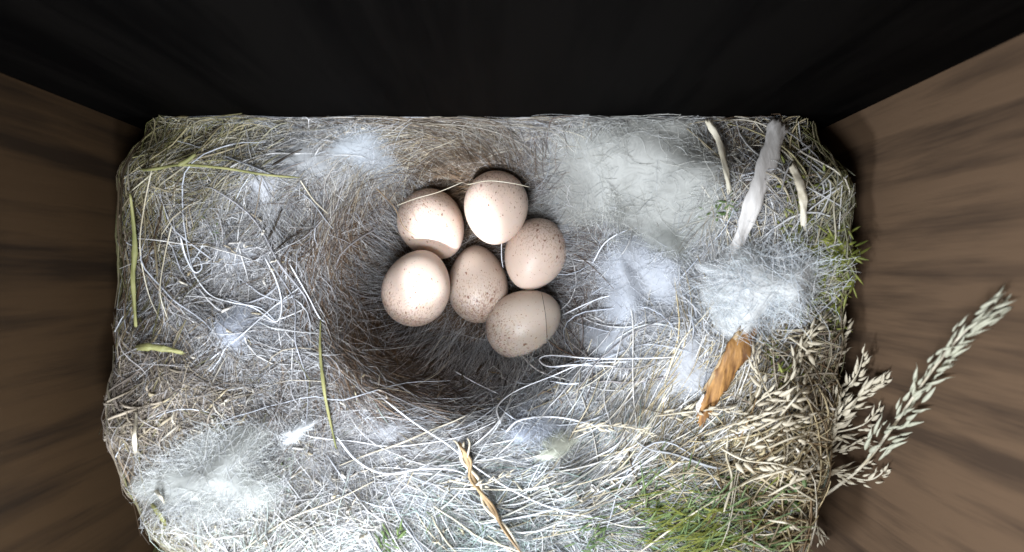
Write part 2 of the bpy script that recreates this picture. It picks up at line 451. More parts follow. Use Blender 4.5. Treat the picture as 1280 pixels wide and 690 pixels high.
# top: grey-beige hair arcs over the eggs
for q in range(3):
    patch(hair, 560, 188, 140, 32, 900, [CREAM, BEIGE, GREYW, (.56, .52, .46)], 'tan', .35, (.8, 2.6), .35, .9, (.003, .0065), (0, .2), depth=10.2)
patch(wool, 700, 190, 55, 40, 700, [WHITE, GREYW, GREYW, BLUEW], None, .6, (.5, 1.5), 1.5, 2.2, (.003, .006), (.02, .2), depth=10.2)
patch(hair, 480, 250, 40, 50, 450, [BEIGE, BROWN, CREAM], 'tan', .35, (.8, 2), .3, .8, (.003, .006), (0, .2), depth=10.6)
patch(hair, 700, 250, 50, 40, 450, [BROWN, GREYW, BEIGE], 'tan', .6, (.6, 1.6), .8, 1.5, (.003, .006), (0, .2), depth=10.8)
patch(wool, 430, 185, 70, 45, 700, [BLUEW, WHITE, CREAM], 70, .6, (.6, 2), .6, 1.2, (.0025, .005), (0, .18))
# right slope and rim: bluish white wool tangle
for (a, b_, sx, sy, n_) in ((735, 330, 38, 100, 1300), (800, 330, 60, 90, 1600), (780, 420, 70, 70, 1500), (850, 290, 60, 90, 900), (860, 420, 60, 70, 900)):
    patch(wool, a, b_, sx, sy, n_, [WHITE, BLUEW, GREYW, (.58, .62, .70)], None, .8, (.4, 1.7), 1.4, 2.2, (.0028, .0062), (0, .2))
patch(wool, 790, 380, 110, 120, 130, [WHITE, (.72, .77, .86)], 60, 1.2, (1, 2.8), 1.1, 1, (.008, .013), (.12, .32), M=16)
patch(hair, 725, 330, 30, 90, 400, [BROWN, GREYW, DKBR], 'tan', .7, (.5, 1.4), .9, 1.3, (.003, .006), (0, .15), depth=10.4)
patch(wool, 780, 210, 90, 60, 900, [CREAM, (.62, .62, .58), CREAM], 100, .8, (.5, 1.6), .8, 1.4, (.002, .0042), (0, .1))
patch(hair, 905, 210, 42, 70, 500, [GREYW, CREAM, BROWN, BEIGE], 70, .35, (.8, 2.4), .4, .8, (.003, .008), (.05, .28))
patch(wool, 905, 260, 50, 90, 420, [GREYW, BLUEW, WHITE], 75, .5, (.8, 2), .6, 1, (.003, .007), (.05, .28))
patch(wool, 930, 200, 60, 80, 50, [WHITE, CREAM, GREYW], 105, .4, (1.5, 3), .5, .5, (.009, .016), (.1, .35), M=14)
# right margin: olive stems and straw
patch(grass, 1010, 290, 35, 140, 330, [OLIVE, STRAW, BEIGE, (.34, .34, .12), BROWN], 80, .4, (.7, 2.2), .3, .6, (.006, .015), (.0, .3))
patch(grass, 985, 230, 35, 80, 160, [BEIGE, OLIVE, STRAW, GREYW], 75, .3, (.8, 2.2), .25, .5, (.006, .016), (.05, .35))
patch(hair, 1000, 330, 45, 120, 400, [BEIGE, OLIVE, GREYW], None, .6, (.5, 1.6), .8, 1.2, (.003, .006), (0, .3))
# right below: straw and chaff under the seed heads
patch(grass, 990, 480, 70, 80, 520, [BEIGE, STRAW, BROWN, CREAM], 30, .8, (.6, 2), .4, .7, (.006, .016), (0, .35))
patch(grass, 960, 590, 90, 60, 480, [BEIGE, STRAW, CREAM, BROWN], 20, .6, (.8, 2.4), .4, .6, (.006, .015), (0, .35))
# arcs of pale grass sweeping round the lower right
for (a, b_, sx, sy, n_) in ((840, 530, 90, 45, 330), (760, 570, 120, 50, 420), (900, 480, 50, 60, 240)):
    patch(grass, a, b_, sx, sy, n_, [CREAM, STRAW, WHITE, BEIGE], 'tan', .3, (1, 3), .15, .4, (.005, .013), (.02, .28), M=12)
patch(wool, 720, 600, 150, 60, 900, [WHITE, BLUEW, CREAM, TEAL], 'tan', .6, (.7, 2.2), .5, 1, (.003, .007), (0, .24))
patch(hair, 830, 600, 120, 60, 900, [BEIGE, CREAM, OLIVE, BROWN], 'tan', .7, (.6, 1.8), .6, 1, (.003, .007), (0, .22))
# lower wall of the cup and lower middle: grey-violet and white hair
patch(hair, 560, 480, 110, 22, 900, [GREYW, (.30, .28, .32), BROWN, (.22, .2, .24)], 'tan', .5, (.6, 2), .5, 1.2, (.0028, .006), (0, .15), depth=10.4)
patch(wool, 500, 520, 110, 35, 1100, [GREYW, WHITE, BLUEW], 'tan', .5, (.7, 2.4), .4, 1, (.003, .0062), (0, .18))
patch(wool, 430, 520, 60, 50, 700, [GREYW, WHITE, (.40, .38, .36)], 60, .9, (.6, 2), .8, 1.4, (.003, .006), (0, .2))
patch(wool, 680, 510, 70, 40, 1000, [BLUEW, WHITE, GREYW], None, .8, (.5, 1.6), 1.3, 2, (.003, .006), (0, .2))
patch(wool, 480, 590, 130, 60, 1800, [WHITE, CREAM, BLUEW, GREYW], 'tan', .6, (.7, 2.4), .5, 1, (.003, .0068), (0, .22))
patch(wool, 430, 660, 130, 45, 1700, [WHITE, WHITE, CREAM, (.62, .74, .66)], 20, .9, (.7, 2), .6, 1.1, (.003, .008), (0, .25))
patch(wool, 600, 660, 110, 45, 1100, [WHITE, BLUEW, (.56, .72, .66)], None, .8, (.7, 2), .7, 1, (.003, .0075), (0, .25))
patch(wool, 560, 580, 200, 70, 110, [WHITE, (.74, .78, .84)], 'tan', .6, (1.4, 3.4), .35, .7, (.007, .012), (.12, .32), M=16)
patch(grass, 640, 600, 150, 60, 90, [CREAM, STRAW, WHITE], 'tan', .5, (1.2, 3), .3, .5, (.008, .015), (.1, .3), M=12)
patch(hair, 390, 560, 60, 60, 500, [BEIGE, GREYW, OLIVE, BROWN], 50, .9, (.6, 1.8), .7, 1.2, (.003, .006), (0, .2))
# left lower
patch(hair, 250, 480, 95, 45, 1100, [(.20, .17, .14), DKBR, BEIGE, GREYW, (.30, .26, .22)], 120, .9, (.5, 1.8), .6, 1.2, (.003, .007), (.08, .3))
patch(grass, 250, 500, 80, 40, 110, [BEIGE, CREAM, OLIVE, (.26, .22, .18)], 80, .7, (.2, .8), .3, .5, (.008, .016), (.15, .32))
patch(hair, 240, 480, 80, 40, 700, [BROWN, BEIGE, GREYW, OLIVE], 140, .7, (.6, 1.8), .6, 1.2, (.003, .006), (0, .2))
patch(grass, 190, 500, 35, 60, 110, [BROWN, OLIVE, BEIGE], 110, .4, (.8, 2), .4, .6, (.005, .011), (0, .25))
patch(grass, 175, 600, 22, 90, 110, [(.40, .38, .14), BROWN, BEIGE, OLIVE], 115, .15, (1.2, 2.6), .2, .3, (.006, .014), (0, .3))
patch(grass, 215, 665, 40, 40, 110, [(.40, .38, .14), BROWN, BEIGE], 130, .3, (1, 2.2), .2, .3, (.006, .013), (0, .3))
patch(hair, 260, 665, 60, 30, 350, [BEIGE, GREYW, OLIVE], 150, .6, (.6, 1.8), .6, 1, (.003, .006), (0, .2))
# inside the cup around and under the eggs
patch(hair, 600, 340, 130, 120, 900, [DKBR, BROWN, (.10, .07, .05)], 'tan', .7, (.6, 1.8), .5, 1.2, (.0028, .006), (0, .08), depth=11.8)
patch(hair, 540, 445, 60, 30, 160, [GREYW, BEIGE, BROWN], 60, .9, (.5, 1.4), 1.2, 1.8, (.003, .006), (0, .12), depth=11)

CH = [CREAM, STRAW, (.78, .74, .66), BEIGE]
for (a, b_, sx, sy, n_) in ((240, 500, 110, 60, 150), (440, 620, 160, 70, 190), (300, 330, 90, 130, 80), (980, 520, 90, 110, 420), (760, 600, 150, 70, 180), (560, 490, 130, 30, 45), (600, 200, 150, 30, 30)):
    patch(grass, a, b_, sx, sy, n_, CH, None, .6, (.06, .26), .3, .4, (.008, .020), (.08, .30))
for (a, b_, sx, sy, n_) in ((300, 330, 90, 130, 1500), (440, 560, 160, 80, 2200), (800, 350, 120, 120, 2400), (700, 580, 140, 60, 1300), (430, 200, 120, 50, 900)):
    patch(wool, a, b_, sx, sy, n_, [WHITE, GREYW, BLUEW, (.6, .6, .6)], 'tan', .9, (1.2, 3.6), .9, 1.1, (.0016, .0034), (.02, .24))
patch(hair, 425, 340, 40, 120, 1500, [BROWN, (.20, .13, .075), (.30, .20, .12), DKBR], 'tan', .45, (.8, 2.4), .35, .9, (.0032, .007), (.05, .22), depth=10.2)
patch(hair, 480, 440, 60, 40, 900, [BROWN, DKBR, (.22, .17, .14)], 'tan', .5, (.8, 2.2), .4, 1, (.003, .006), (.03, .2), depth=10.2)
patch(hair, 715, 300, 25, 70, 500, [BROWN, DKBR, GREYW], 'tan', .5, (.6, 1.6), .6, 1, (.003, .006), (.03, .16), depth=10.8)
patch(hair, 470, 290, 30, 80, 600, [BROWN, DKBR, (.26, .17, .10)], 'tan', .45, (.8, 2), .3, .8, (.003, .006), (.02, .2), depth=11)
patch(hair, 620, 218, 90, 12, 600, [CREAM, BEIGE, BROWN, GREYW], 'tan', .5, (.4, 1.3), .8, 1.6, (.003, .006), (.05, .4), depth=10.9)
patch(wool, 690, 222, 40, 16, 350, [WHITE, BLUEW, GREYW], None, .5, (.4, 1.2), 1.4, 2, (.003, .006), (.05, .35), depth=10.9)
under.build("hair_undercoat", M_HAIR, nest)
wool.build("wool_tangle", M_WOOL, nest, "white and bluish loose wool")
hair.build("woven_hair", M_HAIR, nest, "brown and beige fine hair woven round the cup")
grass.build("dry_grass_stems", M_GRASS, nest, "straw coloured and olive grass stems")

# ------------------------------------------------------------------ eggs
def egg_mat(seed):
    m, n, l, b = newmat("speckled eggshell")
    tc = n.new("ShaderNodeTexCoord")
    mp = n.new("ShaderNodeMapping"); mp.inputs["Location"].default_value = (seed * 3.1, seed * 1.7, seed * 2.3); mp.inputs["Scale"].default_value = (1, 1, .62)
    l.new(tc.outputs["Object"], mp.inputs[0])
    dn = n.new("ShaderNodeTexNoise"); dn.inputs["Scale"].default_value = 9; dn.inputs["Detail"].default_value = 3
    l.new(mp.outputs[0], dn.inputs["Vector"])
    wv = n.new("ShaderNodeVectorMath"); wv.operation = 'MULTIPLY_ADD'; wv.inputs[1].default_value = (.09, .09, .09)
    l.new(dn.outputs["Color"], wv.inputs[0]); l.new(mp.outputs[0], wv.inputs[2])
    sep = n.new("ShaderNodeSeparateXYZ"); l.new(tc.outputs["Object"], sep.inputs[0])
    dens = n.new("ShaderNodeMapRange"); dens.inputs[1].default_value = -.75; dens.inputs[2].default_value = .75   # blunt end at -Z
    dens.inputs[3].default_value = 1.0; dens.inputs[4].default_value = 0.52
    l.new(sep.outputs[2], dens.inputs[0])
    def spots(scale, thr, soft):
        v = n.new("ShaderNodeTexVoronoi"); v.inputs["Scale"].default_value = scale; l.new(wv.outputs[0], v.inputs["Vector"])
        # each cell gets its own spot size, many get none
        sx = n.new("ShaderNodeSeparateXYZ"); l.new(v.outputs["Color"], sx.inputs[0])
        a = n.new("ShaderNodeMath"); a.operation = 'MULTIPLY'; l.new(sx.outputs[0], a.inputs[0]); l.new(dens.outputs[0], a.inputs[1])
        g = n.new("ShaderNodeMapRange"); g.inputs[1].default_value = thr; g.inputs[2].default_value = 1.0; g.inputs[3].default_value = 0; g.inputs[4].default_value = .42
        l.new(a.outputs[0], g.inputs[0])
        d_ = n.new("ShaderNodeMath"); d_.operation = 'SUBTRACT'; l.new(g.outputs[0], d_.inputs[0]); l.new(v.outputs["Distance"], d_.inputs[1])
        o_ = n.new("ShaderNodeMapRange"); o_.inputs[1].default_value = -.0; o_.inputs[2].default_value = soft; l.new(d_.outputs[0], o_.inputs[0])
        return o_.outputs[0]
    s1 = spots(13, .14, .09); s2 = spots(27, .0, .12)
    mxx = n.new("ShaderNodeMath"); mxx.operation = 'MAXIMUM'; l.new(s1, mxx.inputs[0]); l.new(s2, mxx.inputs[1])
    ml = n.new("ShaderNodeMath"); ml.operation = 'MULTIPLY'; ml.inputs[1].default_value = .85; l.new(mxx.outputs[0], ml.inputs[0])
    fr = n.new("ShaderNodeTexNoise"); fr.inputs["Scale"].default_value = 34; fr.inputs["Detail"].default_value = 2; l.new(mp.outputs[0], fr.inputs["Vector"])
    fm = n.new("ShaderNodeMath"); fm.operation = 'MULTIPLY'; l.new(fr.outputs["Fac"], fm.inputs[0]); l.new(dens.outputs[0], fm.inputs[1])
    fg = n.new("ShaderNodeMapRange"); fg.inputs[1].default_value = .42; fg.inputs[2].default_value = .60; fg.inputs[4].default_value = .6; l.new(fm.outputs[0], fg.inputs[0])
    mx2 = n.new("ShaderNodeMath"); mx2.operation = 'MAXIMUM'; l.new(ml.outputs[0], mx2.inputs[0]); l.new(fg.outputs[0], mx2.inputs[1]); ml = mx2
    sh = n.new("ShaderNodeTexNoise"); sh.inputs["Scale"].default_value = 2.5; l.new(mp.outputs[0], sh.inputs["Vector"])
    shell = n.new("ShaderNodeMix"); shell.data_type = 'RGBA'
    tn = {1: 1.06, 2: 1.02, 3: 1.0, 4: .90, 5: .94, 6: .86}[seed]; gy_ = {6: .03, 4: .015}.get(seed, 0)  # per-egg tint: mostly the lit and shaded difference put into the shell colour
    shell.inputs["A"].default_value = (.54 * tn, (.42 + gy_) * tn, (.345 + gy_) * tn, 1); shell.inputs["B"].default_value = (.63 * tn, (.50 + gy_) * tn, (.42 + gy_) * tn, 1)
    l.new(sh.outputs["Fac"], shell.inputs["Factor"])
    sc_ = n.new("ShaderNodeMix"); sc_.data_type = 'RGBA'
    sc_.inputs["A"].default_value = (.22, .075, .035, 1); sc_.inputs["B"].default_value = (.10, .045, .03, 1)
    l.new(dn.outputs["Fac"], sc_.inputs["Factor"])
    fin = n.new("ShaderNodeMix"); fin.data_type = 'RGBA'
    l.new(ml.outputs[0], fin.inputs["Factor"]); l.new(shell.outputs["Result"], fin.inputs["A"]); l.new(sc_.outputs["Result"], fin.inputs["B"])
    l.new(fin.outputs["Result"], b.inputs["Base Color"])
    b.inputs["Roughness"].default_value = .42
    b.inputs["Specular IOR Level"].default_value = .35
    b.inputs["Subsurface Weight"].default_value = .35
    b.inputs["Subsurface Radius"].default_value = (1, .45, .2)
    b.inputs["Subsurface Scale"].default_value = .14
    fn = n.new("ShaderNodeTexNoise"); fn.inputs["Scale"].default_value = 40; l.new(tc.outputs["Object"], fn.inputs["Vector"])
    bp = n.new("ShaderNodeBump"); bp.inputs["Strength"].default_value = .06; bp.inputs["Distance"].default_value = .02
    l.new(fn.outputs["Fac"], bp.inputs["Height"]); l.new(bp.outputs[0], b.inputs["Normal"])
    return m

def egg_mesh(width, length, k):
    nu, nv = 64, 48
    th = np.linspace(0, PI, nv)[1:-1]; ph = np.linspace(0, 2 * PI, nu, endpoint=False)
    z = np.cos(th) * length / 2
    r = np.sin(th) * width / 2 * (1 - k * np.cos(th) - .04 * np.cos(th) ** 2)      # narrower towards +Z
    V = [(0, 0, length / 2)]
    V += [(r[i] * math.cos(p), r[i] * math.sin(p), z[i]) for i in range(len(th)) for p in ph]
    V += [(0, 0, -length / 2)]
    F = []
    for i in range(len(th) - 1):
        for j in range(nu):
            a = 1 + i * nu + j; b_ = 1 + i * nu + (j + 1) % nu
            F.append((a, a + nu, b_ + nu, b_))
    for j in range(nu):
        F.append((0, 1 + j, 1 + (j + 1) % nu)); e = len(V) - 1; q = 1 + (len(th) - 1) * nu
        F.append((e, q + (j + 1) % nu, q + j))
    me = bpy.data.meshes.new("egg"); me.from_pydata(V, [], F); me.update()
    me.polygons.foreach_set("use_smooth", [True] * len(F))
    return me

# px, py, width px, length px, screen angle of the narrow end (deg, 0 right, 90 up), rise of the narrow end (deg), depth, seed, taper, label
EGGS = [
    (620, 260, 80, 92, 268, 22, 11.75, 1, .10, "brightest speckled egg, at the top of the clutch, fully in the light"),
    (540, 281, 80, 93, 305, 12, 12.1, 2, .12, "speckled egg with a curved shadow crossing its lower edge"),
    (521, 360, 84, 97, 68, 15, 11.55, 3, .09, "speckled egg lit on one side, lowest on the left of the clutch"),
    (597, 355, 75, 97, 95, -8, 12.35, 4, .12, "shaded egg in the middle, speckled most heavily at its lower end"),
    (669, 318, 77, 92, 248, 8, 12.05, 5, .10, "shaded egg touching the right slope of the cup, below the brightest egg"),
    (655, 404.5, 83, 98, 33, 18, 12.0, 6, .10, "dull shaded egg lying crosswise, lowest of the clutch"),
]
for (px, py, w_, l_, ang, rise, dep, seed, k, lab) in EGGS:
    x, y = world_at(px, py, dep)
    W_, L_ = w_ / FPX * dep, l_ / FPX * dep
    me = egg_mesh(W_, L_ / max(.9, math.cos(math.radians(rise))) ** .5, k)
    o = link("egg", me, egg_mat(seed))
    a, r = math.radians(ang), math.radians(rise)
    o.rotation_euler = Vector((math.cos(a) * math.cos(r), math.sin(a) * math.cos(r), math.sin(r))).to_track_quat('Z', 'X').to_euler()
    o.location = (x, y, CAMZ - dep)
    tag(o, lab, "egg", "speckled eggs lying in the nest cup")

# ------------------------------------------------------------------ single fibres, stems and blades
def spline(pts, n=28):
    p = np.array(pts, float); m = len(p)
    p = np.vstack([2 * p[0] - p[1], p, 2 * p[-1] - p[-2]])
    t = np.linspace(0, m - 1 - 1e-6, n); out = []
    for q in t:
        i = int(q); f = q - i
        a, b_, c_, d_ = p[i], p[i + 1], p[i + 2], p[i + 3]
        out.append(.5 * ((2 * b_) + (-a + c_) * f + (2 * a - 5 * b_ + 4 * c_ - d_) * f * f + (-a + 3 * b_ - 3 * c_ + d_) * f ** 3))
    return np.array(out)

def path3(pts, lift=.2, n=28):
    """pts: (px, py) resting on the nest, or (px, py, z) with a height of its own"""
    out = []
    for p in pts:
        if len(p) == 3:
            x, y = world_at(p[0], p[1], CAMZ - p[2]); out.append((x, y, p[2]))
        else:
            z = 3.2
            for _ in range(8):
                x, y = world_at(p[0], p[1], CAMZ - z); z = float(height(x, y)) + lift
            out.append((x, y, z))
    s = spline(out, n)
    s[:, 2] = np.maximum(s[:, 2], height(s[:, 0], s[:, 1]) + .05)
    s[:, 0] = np.clip(s[:, 0], XL + .06, XR - .06); s[:, 1] = np.minimum(s[:, 1], YB - .06)
    return s

def tube_obj(name, s, r, mat, parent=None, origin=None, sides=7, flat=1.0, taper=.6):
    o0 = np.array(origin if origin is not None else s[0])
    n_ = len(s); t = np.linspace(0, 1, n_)
    R = r * (1 - (1 - taper) * t) * np.minimum(1, np.minimum(t, 1 - t) * 14 + .25)
    V, F = tubes((s - o0)[None], R[None], sides)
    if flat != 1.0:
        c = np.repeat(s - o0, sides, axis=0); V = V.copy()
        V[:, 2] = c[:, 2] + (V[:, 2] - c[:, 2]) * flat
    V = np.vstack([V, (s[0] - o0)[None], (s[-1] - o0)[None]])
    me = bpy.data.meshes.new(name)
    nv = n_ * sides
    faces = [tuple(f) for f in F] + [(nv, (j + 1) % sides, j) for j in range(sides)] + [(nv + 1, nv - sides + j, nv - sides + (j + 1) % sides) for j in range(sides)]
    me.from_pydata([tuple(v) for v in V], [], faces); me.update()
    me.polygons.foreach_set("use_smooth", [True] * len(faces))
    o = link(name, me, mat, parent)
    if parent is None: o.location = tuple(o0)
    return o

MS_WHITE = plain_mat("white fibre", (.72, .76, .84), (.84, .86, .88), 3, .45)
MS_CREAM = plain_mat("cream stem", (.52, .46, .33), (.72, .68, .56), 3, .5, bump=.1)
MS_DARK = plain_mat("dark hair", (.02, .015, .012), (.06, .045, .03), 3, .4)
MS_OLIVE = plain_mat("olive stem", (.15, .16, .05), (.34, .33, .14), 2.5, .6, bump=.15)
MS_BROWN = plain_mat("brown stem", (.16, .10, .05), (.42, .30, .16), 3, .6, bump=.15)
MS_GREEN = plain_mat("green blade", (.12, .34, .04), (.30, .55, .08), 3, .5, trans=.2)
MS_ORANGE = plain_mat("orange bark", (.13, .055, .018), (.50, .26, .08), 3.5, .6, stretch=(5, 1, 1), bump=.5, trans=.15)
MS_CHAFF = plain_mat("chaff", (.50, .43, .30), (.84, .79, .66), 4, .6, bump=.1, trans=.2)
MS_CHAFFG = plain_mat("pale green chaff", (.42, .42, .30), (.72, .72, .60), 4, .6, bump=.1, trans=.2)
MS_MOSS = plain_mat("moss leaf", (.10, .13, .02), (.34, .36, .08), 5, .6, trans=.25)
MS_MOSSG = plain_mat("green moss leaf", (.065, .12, .035), (.22, .30, .11), 5, .6, trans=.25)

FIB = [
    ("hair", [(770, 458), (720, 456), (686, 458), (674, 449), (690, 444), (740, 448), (800, 448), (850, 446)], .016, MS_WHITE, .35, "thick white hair folded into a narrow loop beside the lowest egg"),
    ("hair", [(626, 530), (622, 508), (645, 488), (690, 470), (730, 455), (790, 452)], .013, MS_WHITE, .3, "white hair rising from the blue fluff and curving under the looped hair"),
    ("hair", [(632, 540), (650, 525), (690, 521), (730, 528), (765, 540)], .018, MS_WHITE, .32, "thick white hair bent in a flat arch over the blue fluff"),
    ("hair", [(478, 498), (520, 530), (560, 556), (600, 588), (650, 618), (700, 638), (760, 650)], .013, MS_WHITE, .32, "long white hair running from the dark lower slope down past the brown twig"),
    ("hair", [(420, 545), (445, 575), (480, 592), (530, 586), (575, 590), (605, 615)], .016, MS_WHITE, .33, "wavy white hair left of the brown twig, sagging then rising"),
    ("hair", [(600, 655), (680, 640), (760, 610), (810, 575), (850, 545)], .013, MS_WHITE, .3, "pale hair sweeping from the brown twig up to the straw"),
    ("hair", [(560, 610), (640, 612), (720, 606), (790, 580), (830, 550)], .012, MS_CREAM, .28, "cream stem sweeping above the pale hair"),
    ("hair", [(300, 690), (360, 650), (420, 625), (470, 600)], .013, MS_CREAM, .3, "straight pale stem below the round fluff"),
    ("hair", [(362, 330), (385, 370), (400, 395), (410, 402)], .012, MS_WHITE, .3, "straight white hair slanting across the brown slope"),
    ("hair", [(330, 320), (345, 350), (352, 380), (345, 402), (318, 385), (280, 372)], .014, MS_WHITE, .3, "white hair hooked like a question mark over the left wool"),
    ("hair", [(225, 295), (230, 320), (243, 340), (252, 335), (248, 322), (235, 325)], .014, MS_WHITE, .32, "small tight white curl near the left stems"),
    ("hair", [(240, 340), (262, 368), (290, 378), (325, 385), (345, 402)], .011, MS_WHITE, .3, "thin white hair trailing down from the tight curl"),
    ("hair", [(262, 450), (300, 420), (340, 385), (380, 355)], .012, MS_WHITE, .3, "white hair rising diagonally through the left wool"),
    ("hair", [(190, 210), (180, 260), (175, 310), (185, 365), (200, 400)], .010, MS_CREAM, .32, "pale stem bowed down the left margin"),
    ("hair", [(215, 280), (205, 320), (200, 365), (210, 400)], .010, MS_CREAM, .32, "shorter pale hair just right of the bowed stem"),
    ("hair", [(375, 225), (392, 250), (424, 272)], .012, MS_CREAM, .3, "cream hair crossing from the olive twig toward the cup"),
    ("hair", [(583, 231, 2.0), (610, 226, 2.2), (640, 229, 2.15), (663, 234, 1.9)], .011, MS_CREAM, .2, "pale hair stretched across the top of the brightest egg"),
    ("hair", [(496, 257, 2.0), (520, 248, 2.1), (548, 240, 2.1), (580, 227, 2.1)], .009, MS_CREAM, .2, "pale hair stretched across the egg with the curved shadow"),
    ("hair", [(470, 235, 2.4), (492, 258, 1.95), (505, 284, 1.85), (522, 296, 1.7)], .009, MS_BROWN, .2, "brown hair hanging over the side of the egg with the curved shadow"),
    ("hair", [(677, 365, 1.75), (682, 395, 1.72), (684, 428, 1.6)], .007, MS_DARK, .2, "dark hair lying straight across the dull crosswise egg"),
    ("hair", [(627, 300, 1.2), (627, 322, 1.3), (629, 335, 1.1)], .009, MS_WHITE, .2, "short white hair standing in the gap below the brightest egg"),
    ("hair", [(140, 222), (139, 290), (148, 350), (158, 400), (165, 440)], .009, MS_DARK, .45, "long thin black hair against the left wall"),
    ("hair", [(830, 480), (850, 430), (880, 395), (905, 360)], .013, MS_CREAM, .3, "pale stem leaning beside the orange bark toward the bright tuft"),
    ("hair", [(700, 395), (760, 370), (820, 372), (870, 400)], .012, MS_WHITE, .28, "white hair arched across the right wool"),
    ("hair", [(740, 330), (760, 300), (800, 285), (840, 300)], .012, MS_WHITE, .28, "white hair humped over the upper right wool"),
    ("hair", [(690, 300), (712, 322), (740, 328), (760, 345)], .011, MS_WHITE, .25, "white hair bending off the egg at the right slope"),
    ("hair", [(905, 640), (915, 600), (908, 570), (910, 545)], .017, MS_CREAM, .4, "upright cream stem above the green moss"),
    ("hair", [(925, 548), (938, 520), (946, 497)], .013, MS_BROWN, .45, "short tan stem standing in the chaff"),
    ("hair", [(800, 690), (870, 640), (940, 600), (1000, 575)], .014, MS_CREAM, .35, "pale stem crossing the lower green moss"),
    ("hair", [(540, 440), (556, 420), (562, 445), (550, 462), (520, 480)], .008, MS_CREAM, .25, "crinkled pale hair in the shadow under the eggs"),
    ("hair", [(570, 462), (596, 476), (622, 490)], .011, MS_WHITE, .25, "short pale hair on the dark lower slope of the cup"),
]
for nm, pts, r, mat, lift, lab in FIB:
    s = path3(pts, lift, 34)
    o = tube_obj(nm, s, r, mat)
    tag(o, lab, "hair" if "stem" not in lab else "stem", "single long hairs and stems lying on the nest")
    if "stem" in lab: o.name = "straw"

# straw blades, bark, twigs
def blade(name, pts, width, mat, lift, label, cat, n=26, curve=.25, taper=(.3, 1, .4), group=None):
    s = path3(pts, lift, n)
    o0 = s[0].copy(); s = s - o0
    T = np.gradient(s, axis=0); T /= np.linalg.norm(T, axis=1, keepdims=True)
    A = np.cross(T, [0, .02, 1.]); A /= np.linalg.norm(A, axis=1, keepdims=True); B = np.cross(A, T)
    t = np.linspace(0, 1, n); wd = np.interp(t, [0, .45, 1], taper) * width
    wd = wd * (1 + .12 * np.sin(t * 23 + width * 50) + .07 * np.sin(t * 61))
    V = []; K = 9; rag = [random.uniform(-.5, .5) for _ in range(K)]
    for k in range(K):
        u = k / (K - 1) * 2 - 1
        for i in range(n):
            fold = curve * wd[i] * (1 - u * u) + .035 * math.sin(u * 11 + t[i] * 4) * width + .05 * width * math.sin(t[i] * 17 + u * 3) + .02 * math.sin(9 * t[i] * 3 + u * 4) * width
            e_ = rag[k] * width * .9 * (max(0, t[i] - .75) / .25 - max(0, .2 - t[i]) / .2) ** 1
            V.append(s[i] + A[i] * u * wd[i] * .5 + B[i] * fold + T[i] * e_)
    m = len(V)
    for i in range(m): V.append(V[i] - B[i % n] * .02)
    F = []
    for k in range(K - 1):
        for i in range(n - 1):
            a = k * n + i
            F.append((a, a + 1, a + n + 1, a + n)); F.append((m + a, m + a + n, m + a + n + 1, m + a + 1))
    for i in range(n - 1):
        F.append((i, m + i, m + i + 1, i + 1)); q = (K - 1) * n + i; F.append((q, q + 1, m + q + 1, m + q))
    for k in range(K - 1):
        a = k * n; F.append((a, a + n, m + a + n, m + a)); a += n - 1; F.append((a, m + a, m + a + n, a + n))
    me = bpy.data.meshes.new(name); me.from_pydata([tuple(v) for v in V], [], F); me.update()
    me.polygons.foreach_set("use_smooth", [True] * len(F))
    o = link(name, me, mat); o.location = tuple(o0)
    tag(o, label, cat, group)
    return o

MS_PALE = plain_mat("pale straw blade", (.60, .58, .56), (.80, .78, .76), 2.5, .5, stretch=(6, 1, 1), bump=.2, trans=.2)
blade("straw", [(975, 150), (962, 195), (945, 245), (925, 300), (915, 330)], .27, MS_PALE, .40, "broad pale flat straw blade slanting at the upper right of the nest", "straw", taper=(1, 1, .6), curve=.12)
blade("straw", [(885, 150), (900, 180), (908, 215), (912, 240)], .10, MS_CREAM, .45, "narrow cream straw blade left of the broad flat one", "straw", taper=(1, .9, .5))
blade("straw", [(990, 205), (1003, 240), (1005, 285)], .13, MS_CHAFF, .38, "short olive-cream straw blade right of the broad flat one", "straw", taper=(.7, 1, .6))
blade("bark", [(940, 404), (922, 440), (900, 478), (882, 512), (874, 530)], .30, MS_ORANGE, .40, "orange brown strip of bark below the bright white tuft", "bark", taper=(1.1, 1, .5), curve=.08)
blade("bark", [(880, 494), (874, 508), (872, 516)], .10, MS_PALE, .5, "tiny white flake beside the orange bark strip", "bark", n=10)
blade("green_straw", [(127, 470), (124, 490), (126, 512)], .11, MS_GREEN, .55, "bright green blade tip against the left wall", "grass blade", group="green grass blades")
blade("green_straw", [(126, 512), (135, 550), (150, 590)], .07, MS_OLIVE, .5, "dark olive blade under the bright green tip", "grass blade", group="green grass blades")
blade("green_straw", [(148, 440), (175, 434), (205, 436), (228, 441)], .11, MS_OLIVE, .45, "olive blade with a pale end pointing at the left wool", "grass blade", group="green grass blades")
blade("green_straw", [(402, 400), (400, 440), (404, 480), (410, 515), (420, 560)], .055, MS_OLIVE, .35, "thin olive blade hanging down the brown left slope", "grass blade", group="green grass blades")

